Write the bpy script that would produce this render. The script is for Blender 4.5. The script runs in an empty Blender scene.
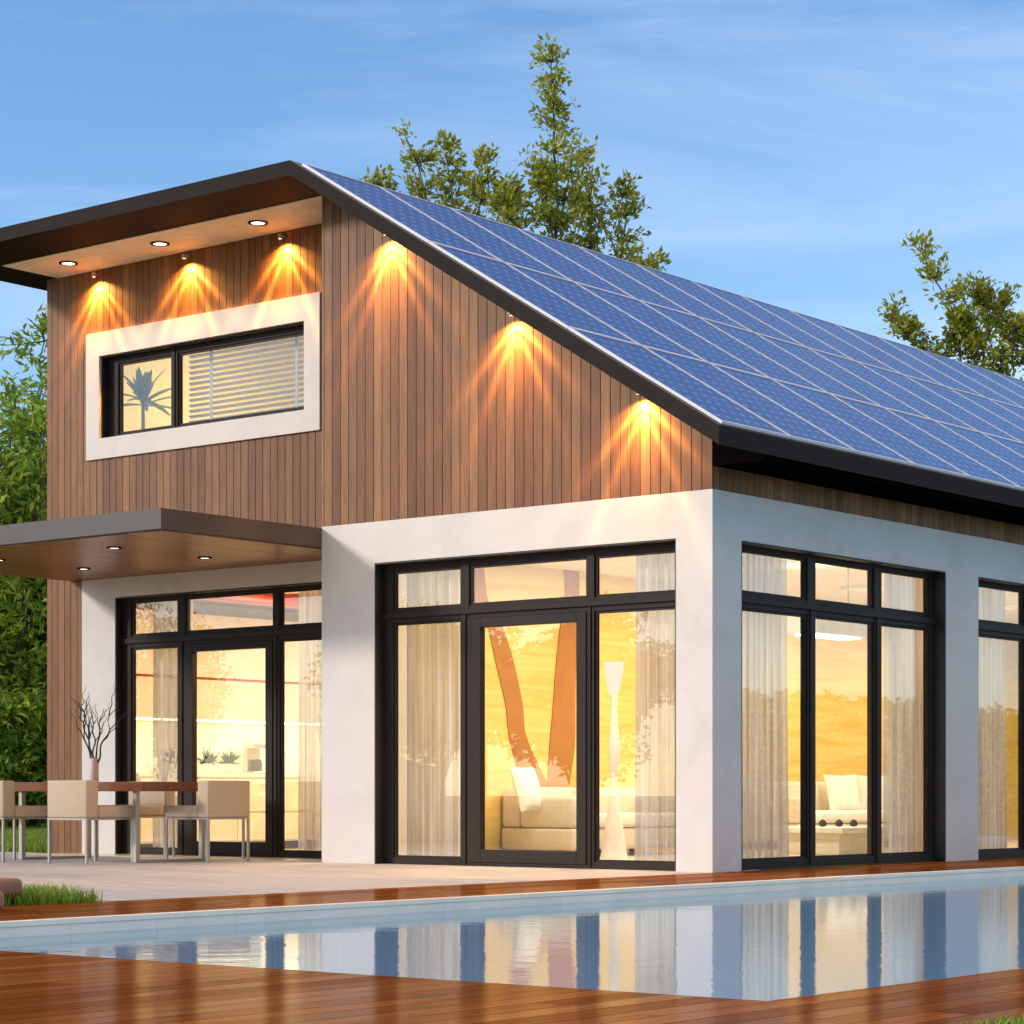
import bpy, math, random
from mathutils import Vector, noise as mnoise
rnd = random.Random(7)
sc = bpy.context.scene
COL = sc.collection
R_ = math.radians

# ------------------------------------------------------------------ camera calibration
FPX = 2343.346; TH = R_(38.7093); HZ = 793.0
CAM = Vector((10.854, -16.201, 0.66))
FW = Vector((-math.sin(TH), math.cos(TH), 0)); RT = Vector((math.cos(TH), math.sin(TH), 0)); UP = Vector((0, 0, 1))
def ray(px, py): return FW + RT*((px-512)/FPX) + UP*((HZ-py)/FPX)
def at(px, py, D): return CAM + ray(px, py)*D
def on_x(px, py, x0):
    r = ray(px, py); return CAM + r*((x0-CAM.x)/r.x)
def on_y(px, py, y0):
    r = ray(px, py); return CAM + r*((y0-CAM.y)/r.y)
def on_ground(px, D): 
    p = at(px, HZ, D); p.z = 0; return p

# ------------------------------------------------------------------ materials
def newmat(name):
    m = bpy.data.materials.new(name); m.use_nodes = True
    nt = m.node_tree; nt.nodes.clear()
    out = nt.nodes.new('ShaderNodeOutputMaterial')
    return m, nt, out
def N(nt, typ, ins=None, **kw):
    n = nt.nodes.new(typ)
    for k, v in kw.items(): setattr(n, k, v)
    if ins:
        for k, v in ins.items():
            s = n.inputs[k]
            if isinstance(v, bpy.types.NodeSocket): nt.links.new(v, s)
            else: s.default_value = v
    return n
def c4(c): return (c[0], c[1], c[2], 1.0)
def math_(nt, op, a, b=0.0, c=0.0):
    n = nt.nodes.new('ShaderNodeMath'); n.operation = op
    for i, v in enumerate((a, b, c)):
        if isinstance(v, bpy.types.NodeSocket): nt.links.new(v, n.inputs[i])
        else: n.inputs[i].default_value = v
    return n.outputs[0]
def ramp(nt, fac, stops, interp='LINEAR'):
    n = nt.nodes.new('ShaderNodeValToRGB'); e = n.color_ramp.elements; n.color_ramp.interpolation = interp
    while len(e) > 1: e.remove(e[-1])
    e[0].position = stops[0][0]; e[0].color = c4(stops[0][1])
    for p, c in stops[1:]:
        x = e.new(p); x.color = c4(c)
    nt.links.new(fac, n.inputs[0]); return n.outputs[0]
def mixc(nt, fac, a, b, blend='MIX'):
    n = nt.nodes.new('ShaderNodeMix'); n.data_type = 'RGBA'; n.blend_type = blend
    for sck, v in ((n.inputs[0], fac), (n.inputs[6], a), (n.inputs[7], b)):
        if isinstance(v, bpy.types.NodeSocket): nt.links.new(v, sck)
        else: sck.default_value = v if not isinstance(v, tuple) or len(v) == 4 else c4(v)
    return n.outputs[2]
def coords(nt, scale=(1, 1, 1)):
    t = nt.nodes.new('ShaderNodeTexCoord')
    mp = N(nt, 'ShaderNodeMapping', {'Vector': t.outputs['Object'], 'Scale': scale})
    return mp.outputs[0]
def noise_(nt, vec, scale, detail=4, rough=.55, dist=0.0):
    n = N(nt, 'ShaderNodeTexNoise', {'Vector': vec, 'Scale': scale, 'Detail': detail, 'Roughness': rough, 'Distortion': dist})
    return n.outputs[0]
def pbsdf(nt, out, color, rough=.6, bump=None, bstr=.2, bdist=.01, **ins):
    p = N(nt, 'ShaderNodeBsdfPrincipled', {'Roughness': rough})
    if isinstance(color, bpy.types.NodeSocket): nt.links.new(color, p.inputs['Base Color'])
    else: p.inputs['Base Color'].default_value = c4(color)
    for k, v in ins.items():
        s = p.inputs[k.replace('_', ' ')]
        if isinstance(v, bpy.types.NodeSocket): nt.links.new(v, s)
        else: s.default_value = v
    if bump is not None:
        b = N(nt, 'ShaderNodeBump', {'Height': bump, 'Strength': bstr, 'Distance': bdist})
        nt.links.new(b.outputs[0], p.inputs['Normal'])
    nt.links.new(p.outputs[0], out.inputs[0]); return p
def simple(name, col, rough=.5, var=.08, nscale=6, bstr=.1, bdist=.002, **ins):
    m, nt, out = newmat(name)
    v = coords(nt); n = noise_(nt, v, nscale); n2 = noise_(nt, v, nscale*25, 3)
    c = ramp(nt, n, [(.3, tuple(x*(1-var) for x in col)), (.7, tuple(min(1, x*(1+var)) for x in col))])
    pbsdf(nt, out, c, rough, n2, bstr, bdist, **ins); return m
def emit(name, col, s):
    m, nt, out = newmat(name)
    e = N(nt, 'ShaderNodeEmission', {'Color': c4(col), 'Strength': s}); nt.links.new(e.outputs[0], out.inputs[0]); return m

def wood_boards(name, axis, width, cols, rough=.5, groove=.03, grain_axis=2, off=0.0, coat=0.0, length=0, bstr=.35, edge=(.02,.012,.008), gl=(14,1.2), spec=.25):
    """boards counted along `axis`, grain running along grain_axis, optional butt joints every `length` m"""
    m, nt, out = newmat(name)
    t = nt.nodes.new('ShaderNodeTexCoord'); sp = N(nt, 'ShaderNodeSeparateXYZ', {0: t.outputs['Object']})
    a = math_(nt, 'DIVIDE', math_(nt, 'ADD', sp.outputs[axis], off), width)
    idx = math_(nt, 'FLOOR', a); fr = math_(nt, 'FRACT', a)
    seed = idx
    if length:
        wn0 = N(nt, 'ShaderNodeTexWhiteNoise', {'W': idx}, noise_dimensions='1D').outputs[0]
        l = math_(nt, 'ADD', math_(nt, 'DIVIDE', sp.outputs[grain_axis], length), wn0)
        li = math_(nt, 'FLOOR', l); lf = math_(nt, 'FRACT', l)
        seed = math_(nt, 'ADD', math_(nt, 'MULTIPLY', idx, 7.13), math_(nt, 'MULTIPLY', li, 3.7))
    wn = N(nt, 'ShaderNodeTexWhiteNoise', {'W': seed}, noise_dimensions='1D').outputs[0]
    off_v = N(nt, 'ShaderNodeCombineXYZ', {0: math_(nt, 'MULTIPLY', wn, 37.0), 1: math_(nt, 'MULTIPLY', wn, 11.0), 2: math_(nt, 'MULTIPLY', wn, 53.0)}).outputs[0]
    va = N(nt, 'ShaderNodeVectorMath', {0: t.outputs['Object'], 1: off_v}, operation='ADD').outputs[0]
    s = [gl[0]]*3; s[grain_axis] = gl[1]
    mp = N(nt, 'ShaderNodeMapping', {'Vector': va, 'Scale': tuple(s)}).outputs[0]
    g = noise_(nt, mp, 2.2, 6, .62, .6)
    s2 = [60]*3; s2[grain_axis] = 2.5
    mp2 = N(nt, 'ShaderNodeMapping', {'Vector': va, 'Scale': tuple(s2)}).outputs[0]
    g2 = noise_(nt, mp2, 2.0, 4, .6)
    base = ramp(nt, wn, [(i/(len(cols)-1), c) for i, c in enumerate(cols)])
    gg = math_(nt, 'ADD', math_(nt, 'MULTIPLY', g, .65), math_(nt, 'MULTIPLY', g2, .35))
    k = ramp(nt, gg, [(.33, (.62, .58, .55)), (.5, (.95, .95, .95)), (.68, (1.22, 1.2, 1.17))])
    col = mixc(nt, 1.0, base, k, 'MULTIPLY')
    d = math_(nt, 'MINIMUM', fr, math_(nt, 'SUBTRACT', 1.0, fr))
    gr = math_(nt, 'LESS_THAN', d, groove)
    if length:
        gr = math_(nt, 'MAXIMUM', gr, math_(nt, 'LESS_THAN', lf, .0025/length*1.6))
    col = mixc(nt, gr, col, edge)
    h = math_(nt, 'ADD', math_(nt, 'MULTIPLY', gg, .15), math_(nt, 'MULTIPLY', math_(nt, 'SUBTRACT', 1.0, gr), 1.0))
    if name == 'deck_wood':
        b = N(nt, 'ShaderNodeBump', {'Height': h, 'Strength': .3, 'Distance': .004})
        df = N(nt, 'ShaderNodeBsdfDiffuse', {'Color': col, 'Normal': b.outputs[0]}); gl_ = N(nt, 'ShaderNodeBsdfGlossy', {'Color': (1, .9, .8, 1), 'Roughness': .13, 'Normal': b.outputs[0]})
        mx = N(nt, 'ShaderNodeMixShader', {0: math_(nt, 'MULTIPLY', math_(nt, 'SUBTRACT', 1.0, gr), math_(nt, 'ADD', .10, math_(nt, 'MULTIPLY', wn, .12))), 1: df.outputs[0], 2: gl_.outputs[0]})
        nt.links.new(mx.outputs[0], out.inputs[0]); return m
    pbsdf(nt, out, col, rough, h, bstr, .004, Coat_Weight=coat, Coat_Roughness=.12, Specular_IOR_Level=spec)
    return m

M = {}
def plaster():
    m, nt, out = newmat('plaster'); v = coords(nt)
    a = noise_(nt, v, 1.3, 9, .68, .4); b = noise_(nt, v, 90, 3); c = noise_(nt, v, 9, 4)
    col = ramp(nt, a, [(.3, (.62, .56, .50)), (.5, (.69, .63, .57)), (.7, (.73, .665, .60))])
    h = math_(nt, 'ADD', b, math_(nt, 'MULTIPLY', c, .8))
    pbsdf(nt, out, col, .72, h, .22, .004); return m
M['plaster'] = plaster()
WCOL = [(.235, .098, .034), (.17, .066, .021), (.28, .122, .043), (.21, .092, .035), (.31, .142, .054), (.15, .056, .018), (.255, .110, .042)]
M['clad_front'] = wood_boards('clad_front', 0, .105, WCOL, .52, .012, 2)
M['clad_side'] = wood_boards('clad_side', 1, .105, WCOL, .52, .012, 2)
M['deck'] = wood_boards('deck_wood', 0, .14, [(.22, .064, .014), (.15, .040, .008), (.29, .092, .022), (.18, .050, .011), (.25, .078, .018)], .20, .022, 1, spec=.05, coat=.0, length=4.1, bstr=.25, gl=(11, .5))
M['terrace'] = wood_boards('terrace_board', 1, .16, [(.47, .46, .465), (.51, .50, .50), (.45, .44, .445), (.53, .52, .52)], .65, .02, 0, spec=.1, length=3.2, bstr=.2, edge=(.17, .16, .15), gl=(9, .6))
M['soffit_wood'] = wood_boards('soffit_wood', 0, .13, [(.30, .115, .045), (.20, .07, .026), (.36, .15, .065)], .35, .045, 1, coat=.0, bstr=.3, spec=.3)
M['fascia'] = simple('fascia', (.030, .0235, .020), .7, .08, 3, Specular_IOR_Level=.05)
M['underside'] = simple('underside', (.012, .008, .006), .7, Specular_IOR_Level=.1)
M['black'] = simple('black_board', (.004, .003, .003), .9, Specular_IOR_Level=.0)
M['copper'] = simple('roof_trim', (.16, .085, .055), .5)
M['canopy'] = simple('canopy_metal', (.085, .070, .062), .45, .06, 2, Specular_IOR_Level=.3)
M['frame'] = simple('frame_metal', (.036, .026, .021), .5, .08, 4, Specular_IOR_Level=.1)
M['reveal'] = simple('reveal_metal', (.015, .012, .011), .5)
M['cream'] = simple('cream_board', (.94, .86, .72), .6)
M['interior_white'] = simple('interior_white', (.82, .76, .66), .7)
M['ceiling'] = simple('ceiling_white', (.85, .78, .65), .7)
M['peach'] = simple('peach_paint', (.80, .42, .26), .7)
M['red'] = simple('red_paint', (.55, .06, .015), .6)
def ywall():
    m, nt, out = newmat('yellow_veneer'); v = coords(nt, (1, .5, 6))
    a = noise_(nt, v, 1.5, 6, .6, .8); col = ramp(nt, a, [(.3, (.82, .50, .10)), (.5, (.86, .62, .19)), (.72, (.88, .70, .27))])
    pbsdf(nt, out, col, .45, a, .05); return m
M['yellow'] = ywall()
M['mural'] = simple('mural_orange', (.46, .19, .045), .6)
M['upstairs_yellow'] = simple('upstairs_yellow', (.80, .68, .30), .7)
M['floor_in'] = simple('interior_floor', (.66, .56, .42), .25)
M['sofa'] = simple('sofa_fabric', (.72, .64, .52), .85, .05, 20, .3)
M['white'] = simple('white_fabric', (.85, .82, .76), .8)
M['cabinet'] = simple('cabinet_white', (.84, .78, .62), .35)
M['chair'] = simple('chair_fabric', (.55, .41, .27), .85, .07, 40, .5, .002)
M['steel'] = simple('brushed_steel', (.42, .38, .34), .35, .05, 8, Metallic=.75)
M['tabletop'] = wood_boards('table_wood', 1, .2, [(.16, .045, .018), (.20, .06, .022)], .25, .004, 0, coat=.4)
M['vase'] = simple('vase_ceramic', (.66, .45, .34), .45)
M['twig'] = simple('twig', (.03, .022, .022), .7)
M['bench'] = simple('bench_wood', (.30, .13, .075), .5, .15, 9)
M['blind'] = simple('blind_slat', (.42, .35, .29), .6)
M['silver'] = simple('panel_frame', (.72, .73, .76), .6, .02)
M['stone'] = simple('coping_stone', (.90, .80, .66), .55, .06, 3)
M['lens'] = emit('lamp_lens', (1, .93, .82), 3.0)
M['bright'] = emit('lamp_glow', (1, .80, .5), 9.0)
M['pot'] = simple('pot_white', (.8, .78, .74), .4)
M['metal_kettle'] = simple('kettle_metal', (.6, .58, .55), .25, Metallic=.8)

def curtain_mat():
    m, nt, out = newmat('sheer_curtain'); v = coords(nt, (12, 12, .3))
    a = noise_(nt, v, 2, 3); col = ramp(nt, a, [(.35, (.50, .46, .45)), (.65, (.82, .79, .78))])
    d = N(nt, 'ShaderNodeBsdfDiffuse', {'Color': col}); tl = N(nt, 'ShaderNodeBsdfTranslucent', {'Color': col})
    mx = N(nt, 'ShaderNodeMixShader', {0: .3, 1: d.outputs[0], 2: tl.outputs[0]})
    tr = N(nt, 'ShaderNodeBsdfTransparent')
    m2 = N(nt, 'ShaderNodeMixShader', {0: .22, 1: mx.outputs[0], 2: tr.outputs[0]})
    nt.links.new(m2.outputs[0], out.inputs[0]); return m
M['curtain'] = curtain_mat()
def glass_mat():
    m, nt, out = newmat('window_glass')
    g = nt.nodes.new('ShaderNodeNewGeometry')
    c = math_(nt, 'ABSOLUTE', N(nt, 'ShaderNodeVectorMath', {0: g.outputs['Incoming'], 1: g.outputs['Normal']}, operation='DOT_PRODUCT').outputs['Value'])
    f5 = math_(nt, 'POWER', math_(nt, 'SUBTRACT', 1.0, c), 5.0)
    fac = math_(nt, 'ADD', .055, math_(nt, 'MULTIPLY', f5, .92))
    tr = N(nt, 'ShaderNodeBsdfTransparent', {'Color': (.97, .97, .96, 1)})
    gl = N(nt, 'ShaderNodeBsdfGlossy', {'Color': (1, 1, 1, 1), 'Roughness': 0.0})
    mx = N(nt, 'ShaderNodeMixShader', {0: fac, 1: tr.outputs[0], 2: gl.outputs[0]})
    nt.links.new(mx.outputs[0], out.inputs[0]); return m
M['glass'] = glass_mat()
def water_mat():
    m, nt, out = newmat('pool_water')
    v = coords(nt, (1.0, 1.0, 1)); a = noise_(nt, v, 4.5, 3, .5, .3)
    b = N(nt, 'ShaderNodeBump', {'Height': a, 'Strength': .10, 'Distance': .02})
    fr = N(nt, 'ShaderNodeFresnel', {'IOR': 1.33, 'Normal': b.outputs[0]})
    tr = N(nt, 'ShaderNodeBsdfTransparent', {'Color': (.70, .88, 1.0, 1)})
    gl = N(nt, 'ShaderNodeBsdfGlossy', {'Color': (.90, .96, 1, 1), 'Roughness': .055, 'Normal': b.outputs[0]})
    df = N(nt, 'ShaderNodeBsdfDiffuse', {'Color': (.50, .76, .95, 1)})
    un = N(nt, 'ShaderNodeMixShader', {0: .28, 1: tr.outputs[0], 2: df.outputs[0]})
    mx = N(nt, 'ShaderNodeMixShader', {0: math_(nt, 'MULTIPLY', fr.outputs[0], .88), 1: un.outputs[0], 2: gl.outputs[0]})
    nt.links.new(mx.outputs[0], out.inputs[0]); return m
M['water'] = water_mat()
def tile_mat():
    m, nt, out = newmat('pool_tile')
    t = nt.nodes.new('ShaderNodeTexCoord'); sp = N(nt, 'ShaderNodeSeparateXYZ', {0: t.outputs['Object']})
    def line(s, w): 
        f = math_(nt, 'FRACT', math_(nt, 'DIVIDE', s, w)); return math_(nt, 'LESS_THAN', f, .008)
    l = math_(nt, 'MAXIMUM', line(sp.outputs[1], .6), line(sp.outputs[0], .6))
    n = noise_(nt, t.outputs['Object'], 3)
    c = ramp(nt, n, [(.3, (.30, .62, .92)), (.7, (.38, .70, .96))])
    c = mixc(nt, l, c, (.22, .38, .48)); pbsdf(nt, out, c, .3); return m
M['pooltile'] = tile_mat()
M['rimtile'] = simple('rim_tile', (.92, .81, .67), .35, .06, 3)

def panel_mat():
    m, nt, out = newmat('solar_cells')
    t = nt.nodes.new('ShaderNodeTexCoord'); sp = N(nt, 'ShaderNodeSeparateXYZ', {0: t.outputs['Object']})
    fx = math_(nt, 'ABSOLUTE', math_(nt, 'SUBTRACT', math_(nt, 'FRACT', math_(nt, 'DIVIDE', sp.outputs[0], .1633)), .5))
    fy = math_(nt, 'ABSOLUTE', math_(nt, 'SUBTRACT', math_(nt, 'FRACT', math_(nt, 'DIVIDE', sp.outputs[1], .1435)), .5))
    corner = math_(nt, 'LESS_THAN', math_(nt, 'ADD', math_(nt, 'SUBTRACT', .5, fx), math_(nt, 'SUBTRACT', .5, fy)), .20)
    seam = math_(nt, 'MAXIMUM', math_(nt, 'GREATER_THAN', fx, .488), math_(nt, 'GREATER_THAN', fy, .488))
    bus = math_(nt, 'LESS_THAN', math_(nt, 'ABSOLUTE', math_(nt, 'SUBTRACT', fy, .17)), .012)
    ix = math_(nt, 'FLOOR', math_(nt, 'DIVIDE', sp.outputs[0], .1633)); iy = math_(nt, 'FLOOR', math_(nt, 'DIVIDE', sp.outputs[1], .1435))
    oi = nt.nodes.new('ShaderNodeObjectInfo')
    wn = N(nt, 'ShaderNodeTexWhiteNoise', {'Vector': N(nt, 'ShaderNodeCombineXYZ', {0: ix, 1: iy, 2: oi.outputs['Random']}).outputs[0]}).outputs[0]
    c = ramp(nt, wn, [(0, (.004, .045, .26)), (1, (.006, .065, .36))])
    c = mixc(nt, math_(nt, 'MULTIPLY', bus, .22), c, (.40, .50, .75))
    c = mixc(nt, math_(nt, 'MULTIPLY', seam, .22), c, (.16, .28, .62))
    c = mixc(nt, math_(nt, 'MULTIPLY', corner, .75), c, (.30, .45, .80))
    pbsdf(nt, out, c, .22, IOR=1.45, Coat_Weight=.0, Specular_IOR_Level=.22); return m
M['cells'] = panel_mat()

def leaf_mat(name, stops, trans=.35):
    m, nt, out = newmat(name)
    g = nt.nodes.new('ShaderNodeNewGeometry')
    n = g.outputs['Random Per Island']; v = coords(nt); big = noise_(nt, v, .8, 2)
    f = math_(nt, 'ADD', math_(nt, 'MULTIPLY', n, .65), math_(nt, 'MULTIPLY', big, .35))
    c = ramp(nt, f, stops)
    p = N(nt, 'ShaderNodeBsdfPrincipled', {'Base Color': c, 'Roughness': .5})
    tl = N(nt, 'ShaderNodeBsdfTranslucent', {'Color': mixc(nt, .5, c, (.25, .30, .03))})
    mx = N(nt, 'ShaderNodeMixShader', {0: trans, 1: p.outputs[0], 2: tl.outputs[0]})
    nt.links.new(mx.outputs[0], out.inputs[0]); return m
M['leaf_olive'] = leaf_mat('leaf_olive', [(.1, (.14, .17, .018)), (.5, (.38, .40, .04)), (.9, (.66, .62, .12))], .45)
M['leaf_green'] = leaf_mat('leaf_green', [(.1, (.06, .17, .014)), (.5, (.26, .44, .035)), (.9, (.66, .72, .10))], .4)
M['leaf_dark'] = leaf_mat('leaf_dark', [(.1, (.01, .03, .008)), (.5, (.02, .06, .014)), (.9, (.05, .10, .02))], .2)
M['palm'] = leaf_mat('palm_leaf', [(.1, (.05, .07, .02)), (.9, (.14, .16, .05))])
M['grass'] = leaf_mat('grass_blade', [(.1, (.07, .17, .01)), (.5, (.20, .36, .025)), (.9, (.42, .50, .07))])
M['bark'] = simple('bark', (.10, .075, .055), .9, .3, 8, .6, .02)
def lawn_mat():
    m, nt, out = newmat('lawn'); v = coords(nt)
    a = noise_(nt, v, .35, 5); b = noise_(nt, v, 14, 5, .7); f = math_(nt, 'ADD', math_(nt, 'MULTIPLY', a, .5), math_(nt, 'MULTIPLY', b, .5))
    c = ramp(nt, f, [(.35, (.035, .075, .010)), (.5, (.075, .14, .018)), (.65, (.14, .21, .03))])
    pbsdf(nt, out, c, .9, b, 1.0, .05); return m
M['lawn'] = lawn_mat()

# ------------------------------------------------------------------ mesh building
class MB:
    def __init__(s): s.v = []; s.f = []; s.mi = []; s.smooth = []
    def add(s, vs, fs, mi=0, smooth=False):
        b = len(s.v); s.v += [tuple(v) for v in vs]
        for f in fs: s.f.append(tuple(b+i for i in f)); s.mi.append(mi); s.smooth.append(smooth)
        return s
    def box(s, x0, x1, y0, y1, z0, z1, mi=0):
        if x0 > x1: x0, x1 = x1, x0
        if y0 > y1: y0, y1 = y1, y0
        return s.add([(x0,y0,z0),(x1,y0,z0),(x1,y1,z0),(x0,y1,z0),(x0,y0,z1),(x1,y0,z1),(x1,y1,z1),(x0,y1,z1)],
              [(0,3,2,1),(4,5,6,7),(0,1,5,4),(1,2,6,5),(2,3,7,6),(3,0,4,7)], mi)
    def prism_y(s, poly, y0, y1, mi=0, mis=None):
        """poly: (x,z) counter-clockwise seen from -y"""
        n = len(poly); vs = [(x, y0, z) for x, z in poly] + [(x, y1, z) for x, z in poly]
        s.add(vs, [tuple(range(n))], mi); b = len(s.v)-2*n
        s.f.append(tuple(b+n+i for i in reversed(range(n)))); s.mi.append(mi); s.smooth.append(False)
        for i in range(n):
            j = (i+1) % n; s.f.append((b+i, b+n+i, b+n+j, b+j)); s.mi.append(mis[i] if mis else mi); s.smooth.append(False)
        return s
    def tube(s, pts, rads, seg=8, mi=0, cap=True):
        pts = [Vector(p) for p in pts]; b = len(s.v); n = len(pts)
        for i, p in enumerate(pts):
            d = (pts[min(i+1, n-1)] - pts[max(i-1, 0)])
            if d.length < 1e-9: d = Vector((0, 0, 1))
            d.normalize(); a = d.orthogonal().normalized() if abs(d.z) < .99 else Vector((1, 0, 0)); 
            if abs(d.z) < .99: a = d.cross(Vector((0, 0, 1))).normalized()
            c = d.cross(a)
            for k in range(seg):
                t = 2*math.pi*k/seg; q = p + (a*math.cos(t)+c*math.sin(t))*rads[i]; s.v.append(tuple(q))
        for i in range(n-1):
            for k in range(seg):
                k2 = (k+1) % seg
                s.f.append((b+i*seg+k, b+i*seg+k2, b+(i+1)*seg+k2, b+(i+1)*seg+k)); s.mi.append(mi); s.smooth.append(True)
        if cap:
            s.f.append(tuple(b+k for k in reversed(range(seg)))); s.f.append(tuple(b+(n-1)*seg+k for k in range(seg)))
            s.mi += [mi, mi]; s.smooth += [False, False]
        return s
    def lathe(s, c, prof, seg=24, mi=0):
        b = len(s.v); n = len(prof)
        for r, z in prof:
            for k in range(seg):
                t = 2*math.pi*k/seg; s.v.append((c[0]+r*math.cos(t), c[1]+r*math.sin(t), c[2]+z))
        for i in range(n-1):
            for k in range(seg):
                k2 = (k+1) % seg
                s.f.append((b+i*seg+k, b+i*seg+k2, b+(i+1)*seg+k2, b+(i+1)*seg+k)); s.mi.append(mi); s.smooth.append(True)
        return s
    def build(s, name, mats, parent=None, bevel=0, seg=2):
        me = bpy.data.meshes.new(name); me.from_pydata(s.v, [], s.f)
        if not isinstance(mats, (list, tuple)): mats = [mats]
        for m in mats: me.materials.append(m)
        me.polygons.foreach_set('material_index', s.mi); me.polygons.foreach_set('use_smooth', s.smooth)
        me.update()
        o = bpy.data.objects.new(name, me); COL.objects.link(o)
        if parent is not None: o.parent = parent
        if bevel:
            b = o.modifiers.new('bevel', 'BEVEL'); b.width = bevel; b.segments = seg; b.limit_method = 'ANGLE'
        return o
def tag(o, label=None, cat=None, group=None, kind=None):
    if label: o['label'] = label
    if cat: o['category'] = cat
    if group: o['group'] = group
    if kind: o['kind'] = kind
    return o
def empty(name, loc=(0, 0, 0), rz=0):
    o = bpy.data.objects.new(name, None); COL.objects.link(o); o.location = loc; o.rotation_euler = (0, 0, rz); o.empty_display_size = .2
    return o
def children(o): return [c for c in bpy.data.objects if c.parent == o]
def copy_tree(o, parent=None):
    c = o.copy(); COL.objects.link(c)
    if parent is not None: c.parent = parent
    for ch in children(o): copy_tree(ch, c)
    return c

# ------------------------------------------------------------------ ground, deck, pool
PX0, PX1, PY0, PY1 = 1.40, 6.835, -9.89, 17.0
TY0, TY1, TX0 = -6.62, .768, -15.0
DX1 = 7.76
WZ = -.075
def struct(o, kind='structure'): o['kind'] = kind; return o
g = MB()
BIG = 400
def sheet(mb, x0, x1, y0, y1, z, mi=0): mb.add([(x0, y0, z), (x1, y0, z), (x1, y1, z), (x0, y1, z)], [(0, 1, 2, 3)], mi)
GZ = -.02
sheet(g, -BIG, PX0-.05, -BIG, BIG, GZ); sheet(g, PX1+.05, BIG, -BIG, BIG, GZ); sheet(g, PX0-.05, PX1+.05, -BIG, PY0-.05, GZ); sheet(g, PX0-.05, PX1+.05, PY1+.05, BIG, GZ)
struct(g.build('lawn', M['lawn']))
d = MB()
d.box(.002, PX0-.06, -22, 17, -.15, 0)                     # strip beside the house
d.box(PX0-.06, DX1, -22, PY0-.001, -.15, 0)                # near deck
d.box(PX1, DX1, PY0-.001, 17, -.15, 0)                     # right strip
struct(d.build('pool_deck', M['deck']))
t = MB(); t.box(TX0, -.002, TY0, TY1, -.12, .0); struct(t.build('terrace', M['terrace']))
pb = MB()
D0 = -1.5
pb.add([(PX0, PY0, D0), (PX1, PY0, D0), (PX1, PY1, D0), (PX0, PY1, D0)], [(0, 1, 2, 3)])
pb.add([(PX0, PY0, D0), (PX0, PY1, D0), (PX0, PY1, -.16), (PX0, PY0, -.16)], [(0, 1, 2, 3)])
pb.add([(PX1, PY0, D0), (PX1, PY1, D0), (PX1, PY1, -.004), (PX1, PY0, -.004)], [(0, 3, 2, 1)])
pb.add([(PX0, PY0, D0), (PX1, PY0, D0), (PX1, PY0, -.004), (PX0, PY0, -.004)], [(0, 3, 2, 1)])
pb.add([(PX0, PY1, D0), (PX1, PY1, D0), (PX1, PY1, -.004), (PX0, PY1, -.004)], [(0, 1, 2, 3)])
struct(pb.build('pool_basin', M['pooltile']))
cp = MB(); cp.box(PX0-.06, PX0+.012, PY0, PY1, -.022, .006)
y = PY0
while y < PY1:
    cp.box(PX0-.02, PX0+.004, y+.001, min(y+.5995, PY1), -.16, -.023, 1); y += .6
struct(cp.build('pool_coping', [M['stone'], M['rimtile']], bevel=.002))
w = MB(); sheet(w, PX0+.004, PX1-.001, PY0+.001, PY1-.001, WZ); struct(w.build('pool_water', M['water']))

# ------------------------------------------------------------------ house
house = empty('modern_house', (0, 0, 0))
tag(house, 'modern two-storey house with vertical wood cladding, white plaster base and a sloping solar roof', 'house')
YR = .768; ZS = 6.326; XB = -4.44; XL = -9.32; YE = 15.0; ZW = 3.182
OV = -.703
def slope_under(x): return 6.326 + (x+4.18)*(3.419-6.326)/(.532+4.18)
# plaster lower front
p = MB()
p.box(XB, -3.77, 0, .25, 0, ZW); p.box(-.367, 0, 0, .25, 0, ZW); p.box(-3.77, -.367, 0, .25, 2.797, ZW)
p.build('front_wall', M['plaster'], house)
# plaster side
S = [(.438, 4.03), (4.69, 8.28), (8.94, 12.53)]
p = MB(); y = .25
for a, b in S:
    p.box(-.25, 0, y, a, 0, ZW); p.box(-.25, 0, a, b, 2.792, ZW); y = b
p.box(-.25, 0, y, YE, 0, ZW); p.build('side_wall', M['plaster'], house)
# recess plaster + block return
DXR = -4.96
p = MB()
p.box(-8.742, -8.209, YR, YR+.25, 0, 2.97); p.box(DXR, XB, YR, YR+.25, 0, 2.97); p.box(-8.209, DXR, YR, YR+.25, 2.76, 2.97)
p.box(XB, XB+.25, .25, YR+.25, 0, ZW-.003)
p.build('recess_wall', M['plaster'], house)
# backing walls above
p = MB()
p.prism_y([(XB, ZW), (-.02, ZW), (-.02, slope_under(-.02)-.002), (-4.19, ZS-.004), (XB, ZS-.004)], .022, .25)
p.box(XB, XB+.25, .25, YR+.25, ZW, ZS-.004)
p.box(-.25, -.02, .25, YE, ZW, 3.56)
p.box(XL+.02, XB, YR+.022, YR+.25, 2.97, 4.484); p.box(XL+.02, -8.433, YR+.022, YR+.25, 4.484, 5.37); p.box(-5.381, XB, YR+.022, YR+.25, 4.484, 5.37)
p.box(XL+.02, XB, YR+.022, YR+.25, 5.37, ZS-.004); p.box(XL+.02, -8.742, YR+.022, YR+.25, 0, 2.97)
p.box(XL+.02, XL+.25, YR+.25, YE, 0, ZS-.004)
p.box(XL+.25, 0, YE-.25, YE, 0, 3.4)
p.build('backing_wall', M['black'], house)
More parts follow.
